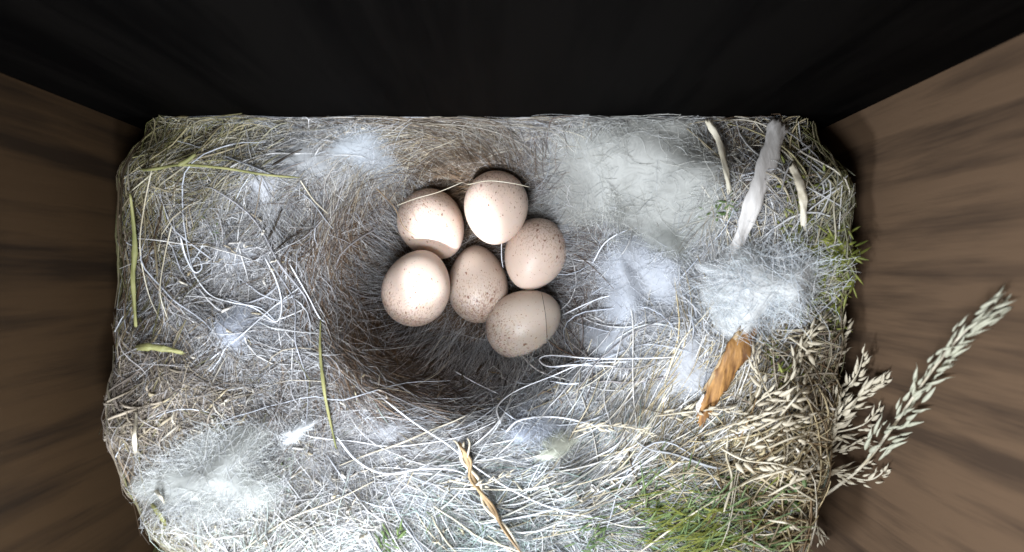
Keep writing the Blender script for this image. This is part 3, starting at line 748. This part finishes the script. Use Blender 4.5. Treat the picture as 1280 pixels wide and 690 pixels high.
for i, (pts, w_, mt, lab) in enumerate([
    ([(140, 560), (160, 600), (195, 640), (225, 690)], .075, MS_OLIVE, "long olive blade curving round the lower left edge"),
    ([(155, 480), (150, 530), (162, 580), (180, 620)], .06, MS_BROWN, "tan blade just inside the left edge"),
    ([(170, 515), (168, 560), (176, 600)], .07, MS_CHAFF, "pale dry blade inside the tan one"),
    ([(172, 590), (195, 615), (205, 628)], .05, MS_CREAM, "short cream blade crossing the lower left edge"),
    ([(170, 650), (190, 660), (215, 680), (232, 695)], .06, MS_CHAFF, "pale blade at the lower left corner of the nest"),
    ([(162, 240), (168, 300), (166, 350), (170, 410)], .08, MS_OLIVE, "upright olive blade at the upper left edge")]):
    blade("dry_straw", pts, w_, mt, .4, lab, "grass blade", group="dry blades along the left edge of the nest")

blade("bark", [(926, 412), (908, 445), (893, 470), (880, 488)], .12, MS_BROWN, .48, "darker brown splinter lying on the orange bark strip", "bark", taper=(.5, 1, .3), curve=.1)

# green twig across the upper left, with a knot
tw = empty("twig", tuple(path3([(235, 206), (240, 206)], .5, 4)[0]))
tag(tw, "olive green twig lying across the upper left straw", "twig")
o = tube_obj("stem", path3([(140, 200), (150, 210), (185, 212), (225, 206), (280, 210), (330, 218), (375, 222)], .5, 40), .028, MS_OLIVE, tw, origin=tw.location)
o = tube_obj("side_shoot", path3([(222, 207), (235, 200), (245, 192)], .55, 10), .04, MS_OLIVE, tw, origin=tw.location)
o = tube_obj("twig", path3([(340, 207), (358, 196), (378, 186)], .4, 14), .022, MS_DARK)
tag(o, "short black twig above the olive green one", "twig")
o = tube_obj("twig", path3([(335, 300), (345, 280), (352, 262)], .3, 14), .018, MS_DARK)
tag(o, "dark splinter in the pinkish hair left of the cup", "twig")
o = tube_obj("twig", path3([(345, 312), (365, 296), (395, 284)], .3, 14), .014, MS_DARK)
tag(o, "thin dark splinter next to the pinkish hair, lying nearly level", "twig")
# brown twig at the lower middle, two twisted strands with a frayed head
tb = empty("dry_twig", tuple(path3([(575, 555), (580, 560)], .4, 4)[0]))
tag(tb, "gnarled brown twig with a frayed tip at the lower middle", "twig")
for k, (dx_, r_, mt) in enumerate(((0, .045, MS_BROWN), (7, .03, MS_CHAFF), (-4, .025, MS_BROWN))):
    tube_obj("strand", path3([(573 + dx_, 552), (584 - dx_, 575), (592 + dx_, 600), (612 - dx_, 632), (630 + dx_ * .5, 660), (652, 692)], .38 + .02 * k, 40), r_, mt, tb, origin=tb.location)
for k in (0, 3):
    tube_obj("frayed_tip", path3([(578 + 2 * k, 572), (572 + 5 * k, 555), (566 + 6 * k, 544 + 3 * abs(k - 2))], .45, 8), .018, MS_CHAFF, tb, origin=tb.location)

# ------------------------------------------------------------------ seed heads
def spikelet_mesh(name, L, Wd, mat_):
    nu, nv = 8, 9
    V, F = [], []
    for i in range(nv):
        t = i / (nv - 1); r = Wd / 2 * (math.sin(PI * t ** .8) ** .8 + .04) * (1 - .25 * t)
        for j in range(nu):
            a = 2 * PI * j / nu
            rr = r * (1 + .12 * math.cos(3 * a))
            V.append((rr * math.cos(a), rr * math.sin(a) * .7 + .04 * L * math.sin(PI * t), t * L))
    for i in range(nv - 1):
        for j in range(nu):
            F.append((i * nu + j, i * nu + (j + 1) % nu, (i + 1) * nu + (j + 1) % nu, (i + 1) * nu + j))
    # awn
    b0 = len(V)
    V += [(.006, 0, L * .96), (-.006, .006, L * .96), (0, -.006, L * .96), (.01, .02, L * 1.35)]
    F += [(b0, b0 + 1, b0 + 3), (b0 + 1, b0 + 2, b0 + 3), (b0 + 2, b0, b0 + 3)]
    me = bpy.data.meshes.new(name); me.from_pydata(V, [], F); me.update()
    me.polygons.foreach_set("use_smooth", [True] * len(F))
    me.materials.append(mat_)
    return me
SPK = [spikelet_mesh("spikelet", .21, .060, MS_CHAFF), spikelet_mesh("spikelet", .16, .072, MS_CHAFF), spikelet_mesh("spikelet", .27, .052, MS_CHAFFG)]

def seed_head(pts, lab, n_sp, lift=.45, start=.3, r=.016, size=1.0, spreadw=.8, mesh=None, stem_mat=None, side=.10, group="dry grass seed heads at the right of the nest"):
    s = path3(pts, lift, 40)
    root = empty("grass_seed_head", tuple(s[0]))
    tag(root, lab, "seed head", group)
    o0 = s[0].copy()
    tube_obj("stem", s, r, stem_mat or MS_CHAFF, root, origin=o0, taper=.4)
    n_sp = int(n_sp * 1.5) if n_sp < 60 else n_sp
    for k in range(n_sp):
        t = start + (1 - start) * (k + random.uniform(-.2, .2)) / max(1, n_sp - 1)
        if n_sp < 60 and random.random() < .22: continue
        t = min(.985, max(0.02, t)); i = int(t * (len(s) - 1)); i = min(i, len(s) - 2)
        p = s[i] - o0; T = Vector(s[i + 1] - s[i]).normalized()
        up = Vector((random.uniform(-.4, .4), random.uniform(-.4, .4), 1)); A = T.cross(up).normalized()
        sgn = 1 if k % 2 else -1
        tilt = random.uniform(.05, 1.0) * spreadw * (1.15 - .6 * t)
        B = A.cross(T)
        dr = (T + A * sgn * tilt + B * random.uniform(-.25, .5)).normalized()
        fl = bpy.data.objects.new("spikelet", mesh or SPK[k % 2]); C.objects.link(fl); fl.parent = root
        off = A * sgn * random.uniform(.1, 1) * side * (1.2 - .7 * t)
        fl.location = Vector(p) + off + B * random.uniform(0, .05)
        fl.rotation_euler = (dr.to_track_quat('Z', 'X').to_matrix() @ Matrix.Rotation(random.uniform(0, 6.28), 3, 'Z')).to_euler()
        g = size * random.uniform(.55, 1.15) * (1.15 - .45 * t) * (1 if n_sp < 60 else 1.35 - .5 * t); fl.scale = (g, g, g)
    return root

seed_head([(985, 655, 3.3), (1030, 620, 3.7), (1075, 585, 4.2), (1115, 535, 4.8), (1160, 470, 5.6), (1205, 415, 6.3), (1256, 374, 6.55)],
          "long pale green seed head rising against the right wall", 96, start=.40, size=1.15, spreadw=.34, mesh=SPK[2], r=.026, side=.19)
seed_head([(1010, 600, 3.5), (1030, 560, 3.8), (1050, 520, 4.1), (1080, 490, 4.3), (1112, 472, 4.5)],
          "fluffy dry seed head just left of the long pale green one", 34, start=.25, size=1.2, side=.10)
seed_head([(940, 600), (990, 585), (1030, 570, 3.7), (1075, 552, 3.9)], "seed head on a long stem pointing right under the fluffy one", 22, start=.45, size=1.0, side=.07)
seed_head([(960, 500), (990, 500), (1025, 492, 3.7), (1060, 480, 3.9)], "dry seed head pointing right at the wall above the fluffy one", 22, start=.2, size=1.1, side=.08)
seed_head([(975, 520), (1000, 490), (1020, 460, 3.7), (1050, 428, 3.9)], "dry seed head slanting up to a tip by the right wall", 20, start=.2, size=1.15, side=.07)
seed_head([(965, 500), (950, 470), (945, 445), (955, 420)], "dry seed head curling up beside the orange bark", 14, start=.2, size=1.05, side=.06)
seed_head([(990, 460), (1005, 430), (1025, 405), (1055, 380, 3.8)], "dry seed head above the others, below the yellow moss", 20, start=.15, size=.95, side=.08)
seed_head([(960, 560), (1000, 545), (1045, 545, 3.7), (1120, 560, 4.3)], "loose seed head whose tip nearly touches the long pale stem", 22, start=.3, size=1.0, side=.10)
seed_head([(960, 650), (990, 655), (1010, 660), (1035, 672, 3.2)], "small seed head at the bottom right corner of the nest", 12, start=.3, size=1.0, side=.07)
seed_head([(985, 625), (1005, 640), (1020, 655, 3.2), (1025, 680, 3.1)], "small drooping seed head beside the bottom right corner one", 8, start=.4, size=1.1, side=.05)
seed_head([(930, 560), (960, 545), (990, 528), (1015, 520)], "short seed head buried in the straw under the tan stem", 16, start=.1, size=.95, side=.09)
seed_head([(820, 520), (860, 515), (900, 512), (940, 520)], "pale seed head lying flat between the wool and the chaff", 18, start=.1, size=.85, side=.07)
seed_head([(560, 600), (600, 606), (640, 590)], "small seed head hidden by the brown twig", 6, start=.3, size=.7, side=.04)
seed_head([(715, 540), (750, 532), (790, 535), (820, 545)], "pale seed head at the end of the arched white hair", 14, start=.1, size=.85, side=.06)

for pts, lab in [
    ([(940, 540), (985, 520), (1035, 515, 3.8), (1085, 510, 4.1)], "seed head crossing behind the fluffy one toward the wall"),
    ([(975, 590), (1015, 560, 3.7), (1040, 525, 4.0), (1048, 490, 4.1)], "seed head standing steeply against the wall above the green leaves"),
    ([(930, 520), (950, 500), (985, 478), (1000, 440)], "seed head climbing from the foot of the orange bark to the yellow moss"),
    ([(960, 620), (1000, 600), (1050, 590, 3.8), (1095, 575, 4.2)], "low seed head running along under the long pale stem"),
    ([(900, 560), (930, 575), (970, 580), (1005, 590)], "matted seed head in the straw left of the green leaves"),
    ([(985, 420), (1010, 440), (1035, 470, 3.6), (1040, 500, 3.6)], "seed head hanging downward along the right wall"),
    ([(1020, 520), (1045, 500, 3.9), (1070, 470, 4.2), (1080, 440, 4.3)], "seed head leaning on the right wall above the fluffy one, its tip turned up"),
    ([(1000, 600), (1040, 592, 3.9), (1085, 600, 4.3), (1110, 585, 4.5)], "seed head resting on the right wall just below the long pale stem"),
    ([(1010, 540), (1045, 540, 3.9), (1080, 530, 4.2), (1105, 505, 4.4)], "seed head leaning on the right wall between the fluffy one and the long pale one"),
    ([(1005, 470), (1030, 440, 3.8), (1050, 420, 4.0), (1058, 400, 4.0)], "seed head leaning on the right wall beside the lower yellow moss"),
    ([(880, 545), (920, 530), (955, 520), (985, 500)], "seed head lying below the tip of the orange bark")]:
    seed_head(pts, lab, 18, start=.25, size=1.05, side=.09)

# ------------------------------------------------------------------ moss clumps and green grass
def moss(pts_n, cx, cy, sx, sy, lab, mat, L=(.12, .28), w=.035, lift=.15, up=.5, group="clumps of moss", name="moss_clump", ang=None):
    V, F = [], []
    x0, y0, z0 = surf_at(cx, cy, .1); o0 = np.array([x0, y0, z0])
    for _ in range(pts_n):
        px = cx + random.gauss(0, .5) * sx; py = cy + random.gauss(0, .5) * sy
        x, y = world_at(px, py, CAMZ - z0)
        x = min(max(x, XL + .2), XR - .25)
        z = float(height(x, y)) + random.uniform(-.05, lift)
        a = random.uniform(0, 2 * PI) if ang is None else math.radians(ang) + random.gauss(0, .5)
        e = random.uniform(-.1, up); Ln = random.uniform(*L)
        T = Vector((math.cos(a) * math.cos(e), math.sin(a) * math.cos(e), math.sin(e)))
        A = T.cross(Vector((0, 0, 1))).normalized(); B = A.cross(T)
        ww = w * random.uniform(.7, 1.3); b0 = len(V); bend = random.uniform(-.4, .1)
        p = Vector((x, y, z)) - Vector(o0)
        for k, (t, q) in enumerate(((0, .5), (.35, 1), (.7, .75))):
            c = p + T * Ln * t + B * bend * Ln * t * t
            V += [c - A * ww * q * .5, c + B * ww * .28 * q, c + A * ww * q * .5]
        V.append(p + T * Ln + B * bend * Ln)
        for k in (0, 1):
            for j in (0, 1): a_ = b0 + 3 * k + j; F.append((a_, a_ + 1, a_ + 4, a_ + 3))
            F.append((b0 + 3 * k + 2, b0 + 3 * k, b0 + 3 * k + 3, b0 + 3 * k + 5))
        F += [(b0 + 6, b0 + 7, b0 + 9), (b0 + 7, b0 + 8, b0 + 9), (b0 + 8, b0 + 6, b0 + 9)]
    # the low cushion the sprigs grow from
    b0 = len(V); k = 9.6 / FPX
    for i in range(7):
        for j in range(20):
            a = 2 * PI * j / 20; r = i / 6 * (1 + .2 * math.sin(3 * a + cx))
            x = min(max(x0 + r * sx * k * math.cos(a), XL + .1), XR - .1); y = y0 + r * sy * k * math.sin(a)
            V.append(Vector((x, y, float(height(x, y)) + .09 - .14 * (i / 6) ** 2 + random.uniform(-.02, .02))) - Vector(o0))
    for i in range(6):
        for j in range(20):
            F.append((b0 + i * 20 + j, b0 + (i + 1) * 20 + j, b0 + (i + 1) * 20 + (j + 1) % 20, b0 + i * 20 + (j + 1) % 20))
    me = bpy.data.meshes.new(name); me.from_pydata([tuple(v) for v in V], [], F); me.update()
    o = link(name, me, mat); o.location = tuple(o0)
    tag(o, lab, "moss" if "moss" in name else "grass", group)
    return o
moss(420, 1027, 330, 26, 50, "yellow green moss clump at the right edge beside the wall", MS_MOSS, lift=.35)
moss(200, 1005, 380, 40, 25, "yellow green moss under the right edge clump, above the chaff", MS_MOSS, lift=.3)
moss(130, 1000, 245, 22, 60, "thin olive moss beside the broad straw blade", MS_MOSS, lift=.3, L=(.1, .22))
moss(90, 900, 262, 14, 16, "small dark green moss tuft below the narrow cream blade", MS_MOSSG, lift=.3, L=(.08, .18))
moss(60, 272, 292, 14, 14, "tiny green moss tuft in the left wool", MS_MOSSG, lift=.2, L=(.06, .14), w=.02)
moss(60, 352, 588, 10, 14, "tiny green moss tuft right of the round fluff", MS_MOSSG, lift=.2, L=(.06, .14), w=.02)
moss(90, 495, 676, 18, 14, "small green moss tuft at the bottom edge left of the brown twig", MS_MOSSG, lift=.3, L=(.12, .3), w=.025)
moss(90, 1025, 573, 16, 12, "green leaf cluster between the seed heads", MS_MOSSG, lift=.4, L=(.1, .2), w=.07)
moss(70, 985, 610, 12, 12, "green leaf cluster at the foot of the seed heads", MS_MOSSG, lift=.35, L=(.1, .2), w=.06)
moss(90, 965, 440, 14, 30, "yellow green moss tuft beside the orange bark", MS_MOSS, lift=.3)
moss(520, 855, 650, 75, 42, "bright green fine moss patch at the bottom right", MS_MOSSG, L=(.25, .7), w=.022, lift=.3, up=.6, ang=20)
moss(300, 880, 660, 60, 36, "yellow green fine moss mixed into the bottom right patch", MS_MOSS, L=(.2, .6), w=.022, lift=.32, up=.6, ang=200)
moss(110, 740, 662, 40, 26, "sparse green moss left of the bright green patch at the bottom", MS_MOSSG, L=(.15, .4), w=.02, lift=.3, ang=30)
moss(90, 950, 625, 30, 30, "sparse olive moss right of the bright green patch at the bottom", MS_MOSS, L=(.15, .4), w=.022, lift=.3)
moss(90, 985, 300, 16, 50, "thin yellowish moss between the short straw blade and the brightest tuft", MS_MOSS, lift=.3, L=(.1, .22))
moss(80, 575, 655, 30, 20, "pale green moss tuft beside the brown twig", MS_MOSSG, L=(.12, .3), w=.018, lift=.2)

# ------------------------------------------------------------------ fluff
def down_mat(c, cover=1.0):
    """wispy down: thin layers whose cover thins out to the rim and between the wisps"""
    m, n, l, b = newmat("down felt")
    at = n.new("ShaderNodeAttribute"); at.attribute_name = "Col"
    sp = n.new("ShaderNodeSeparateXYZ"); l.new(at.outputs["Vector"], sp.inputs[0])
    tc = n.new("ShaderNodeTexCoord")
    ad = n.new("ShaderNodeVectorMath"); ad.operation = 'MULTIPLY_ADD'; ad.inputs[1].default_value = (0, 9, 5)
    l.new(at.outputs["Vector"], ad.inputs[0]); l.new(tc.outputs["Object"], ad.inputs[2])
    nz = n.new("ShaderNodeTexNoise"); nz.inputs["Scale"].default_value = 3.2; nz.inputs["Detail"].default_value = 9
    nz.inputs["Roughness"].default_value = .66; nz.inputs["Distortion"].default_value = 1.2
    l.new(ad.outputs[0], nz.inputs["Vector"])
    a = n.new("ShaderNodeMath"); a.operation = 'ADD'; l.new(sp.outputs[0], a.inputs[0]); l.new(nz.outputs["Fac"], a.inputs[1])
    al = n.new("ShaderNodeMapRange"); al.inputs[1].default_value = .62 - .12 * (cover - 1); al.inputs[2].default_value = 1.35 - .35 * (cover - 1); al.inputs[4].default_value = min(.95, .75 * cover)
    l.new(a.outputs[0], al.inputs[0])
    di = n.new("ShaderNodeBsdfDiffuse"); di.inputs[0].default_value = (*c, 1)
    tr = n.new("ShaderNodeBsdfTranslucent"); tr.inputs[0].default_value = (*c, 1)
    tp = n.new("ShaderNodeBsdfTransparent")
    m1 = n.new("ShaderNodeMixShader"); m1.inputs[0].default_value = .45; l.new(di.outputs[0], m1.inputs[1]); l.new(tr.outputs[0], m1.inputs[2])
    m2 = n.new("ShaderNodeMixShader"); l.new(al.outputs[0], m2.inputs[0]); l.new(tp.outputs[0], m2.inputs[1]); l.new(m1.outputs[0], m2.inputs[2])
    l.new(m2.outputs[0], n["Material Output"].inputs["Surface"])
    return m

def fluff(cx, cy, sx, sy, thick, n, lab, pal, name="down_tuft", rad=(.0018, .0036), L=(.3, .9), rot=0, core=True, cat="down", corecol=None, lift0=.06, cover=1.0):
    x0, y0, z0 = surf_at(cx, cy, .2); o0 = np.array([x0, y0, z0])
    root = empty(name, tuple(o0)); tag(root, lab, cat, "tufts of down and wool on the nest")
    k = (CAMZ - z0) / FPX
    c_, s_ = math.cos(math.radians(rot)), math.sin(math.radians(rot))
    def place(u, v):
        ex, ey = u * sx * k, v * sy * k
        return x0 + ex * c_ - ey * s_, y0 + ex * s_ + ey * c_
    NR, NA = 24, 64
    cc = tuple(min(.93, q * 1.06) for q in pal[0])
    mt = down_mat(cc, cover)
    VV, FF, KK = [], [], []
    for sh in range(5):
        q0 = sh / 4; b0 = len(VV)
        for i in range(NR):
            r = i / (NR - 1)
            for j in range(NA):
                a = 2 * PI * j / NA
                wob = 1 + .16 * math.sin(3 * a + cx) + .11 * math.sin(5 * a + cy)
                x, y = place(r * 1.0 * wob * math.cos(a), r * 1.0 * wob * math.sin(a))
                x = min(max(x, XL + .05), XR - .05); y = min(y, YB - .05)
                z = float(height(x, y)) + lift0 + .03 + (.35 + .65 * q0) * thick * (1 - r * r) + float(field(np.array(x), np.array(y), 7, 11 + sh)) * .05
                VV.append((x - o0[0], y - o0[1], z - o0[2])); KK.append((max(0.0, 1 - r ** 1.3) * (1.15 - .55 * q0), q0, 0))
        for i in range(NR - 1):
            for j in range(NA):
                FF.append((b0 + i * NA + j, b0 + (i + 1) * NA + j, b0 + (i + 1) * NA + (j + 1) % NA, b0 + i * NA + (j + 1) % NA))
    link("felt_core", mesh_np("felt_core", np.array(VV), np.array(FF), np.array(KK)), mt, root)
    n = int(n * .26)
    r = np.sqrt(rng.uniform(0, 1, n)) * rng.uniform(.55, 1.05, n); a = rng.uniform(0, 2 * PI, n)
    X, Y = place(r * np.cos(a), r * np.sin(a))
    X = np.clip(X, XL + .1, XR - .1); Y = np.minimum(Y, YB - .05)
    top = thick * (1 - np.clip(r, 0, 1) ** 2)
    li = top * rng.uniform(.55, 1.12, n) + .02 + lift0
    P = lay(X, Y, rng.uniform(0, 2 * PI, n), rng.uniform(L[0], L[1], n), rng.normal(0, 1.6, n), 3.0, li, M=9, arch=.05)
    P[..., 2] = P[..., 2]
    pal = np.array(pal)
    col = np.clip(pal[rng.integers(0, len(pal), n)] * (1 + rng.normal(0, .08, n))[:, None], 0, .92)
    st = Strands(); R0 = rng.uniform(rad[0], rad[1], n)
    st.add(P - o0, R0[:, None] * np.ones(9)[None], col)
    o = st.build("down_fibres", M_DOWN, root)
    return root

fluff(274, 588, 84, 64, .36, 5200, "large round cream white fluff at the lower left of the nest", [(.66, .68, .66), (.76, .76, .74), (.62, .64, .66)], L=(.3, .8), cover=1.3, lift0=.14)
fluff(945, 358, 72, 50, .55, 4200, "brightest white tuft at the right, above the orange bark", [(.86, .88, .90), (.78, .84, .90)], L=(.3, .9), rot=18, cover=2.3, lift0=.24)
fluff(790, 215, 140, 100, .30, 4600, "wide smooth cream felt at the upper right of the cup", [(.62, .63, .61), (.62, .64, .64), (.68, .68, .64)], L=(.3, 1.0), cover=1.7, lift0=.12)
fluff(835, 285, 70, 90, .24, 2200, "grey cream felt strip left of the straw blades", [(.58, .60, .58), (.64, .65, .62)], L=(.3, 1.0), cover=1.3)
fluff(325, 245, 26, 84, .12, 1500, "bluish white down streak in the upper left straw", [(.74, .76, .80), (.78, .80, .84)], L=(.3, .9), rot=-20, cover=1.35)
fluff(450, 185, 50, 38, .18, 1500, "pale blue down above the brown slope, left of the top hair", [(.68, .72, .76), (.74, .76, .80)], L=(.3, .9), cover=1.35)
fluff(800, 345, 62, 60, .2, 2600, "light blue wool pad on the right rim", [(.72, .75, .80), (.78, .80, .84)], L=(.3, .8), cover=1.3, lift0=.14)
fluff(675, 530, 52, 30, .22, 1800, "pale blue wool pad under the arched white hair", [(.70, .75, .84), (.76, .80, .86)], L=(.2, .7))
fluff(310, 400, 46, 52, .18, 1500, "thin white wool veil in the middle of the left rim", [(.64, .68, .76), (.74, .77, .82)], L=(.3, .9), cover=1.35)
fluff(850, 470, 42, 60, .22, 1700, "grey white wool pad left of the orange bark", [(.72, .74, .78), (.76, .78, .80)], L=(.3, .9), rot=-20, cover=1.35)
fluff(373, 538, 27, 11, .2, 500, "small crumpled white wisp right of the round fluff", [(.84, .86, .88)], L=(.1, .3), rot=35, cover=1.7, lift0=.16)
fluff(700, 555, 34, 16, .15, 400, "small cream wisp at the foot of the arched white hair", [(.80, .82, .74)], L=(.1, .4), rot=10, cover=1.8, lift0=.15)
fluff(905, 345, 30, 22, .3, 400, "small white wisp joined to the side of the brightest tuft", [(.84, .86, .88)], L=(.1, .5), rot=-20, cover=1.6, lift0=.2)
fluff(470, 545, 90, 34, .12, 900, "thin grey veil of down below the dark lower slope of the cup", [(.62, .63, .66), (.70, .70, .72)], L=(.3, .9), rot=10, cover=1.0)
fluff(300, 320, 60, 60, .12, 900, "thin grey veil of down among the curls of the left rim", [(.64, .66, .70), (.72, .73, .76)], L=(.3, .9), cover=1.0)
fluff(765, 420, 66, 50, .14, 1100, "thin pale veil of wool right of the lowest egg", [(.68, .71, .76), (.76, .78, .80)], L=(.3, .9), cover=1.1)
fluff(600, 185, 90, 26, .10, 900, "thin cream veil of wool along the top above the eggs", [(.60, .58, .54), (.68, .66, .62)], L=(.3, .9), cover=1.0)
fluff(765, 178, 105, 42, .16, 1800, "pale felt strip at the very top, above the wide cream felt", [(.66, .66, .64), (.72, .72, .70)], L=(.3, .9), cover=1.7, lift0=.1)
fluff(380, 200, 60, 36, .14, 1100, "pale wool veil at the top between the olive twig and the cup", [(.66, .68, .70), (.74, .74, .74)], L=(.3, .9), cover=1.1, lift0=.08)
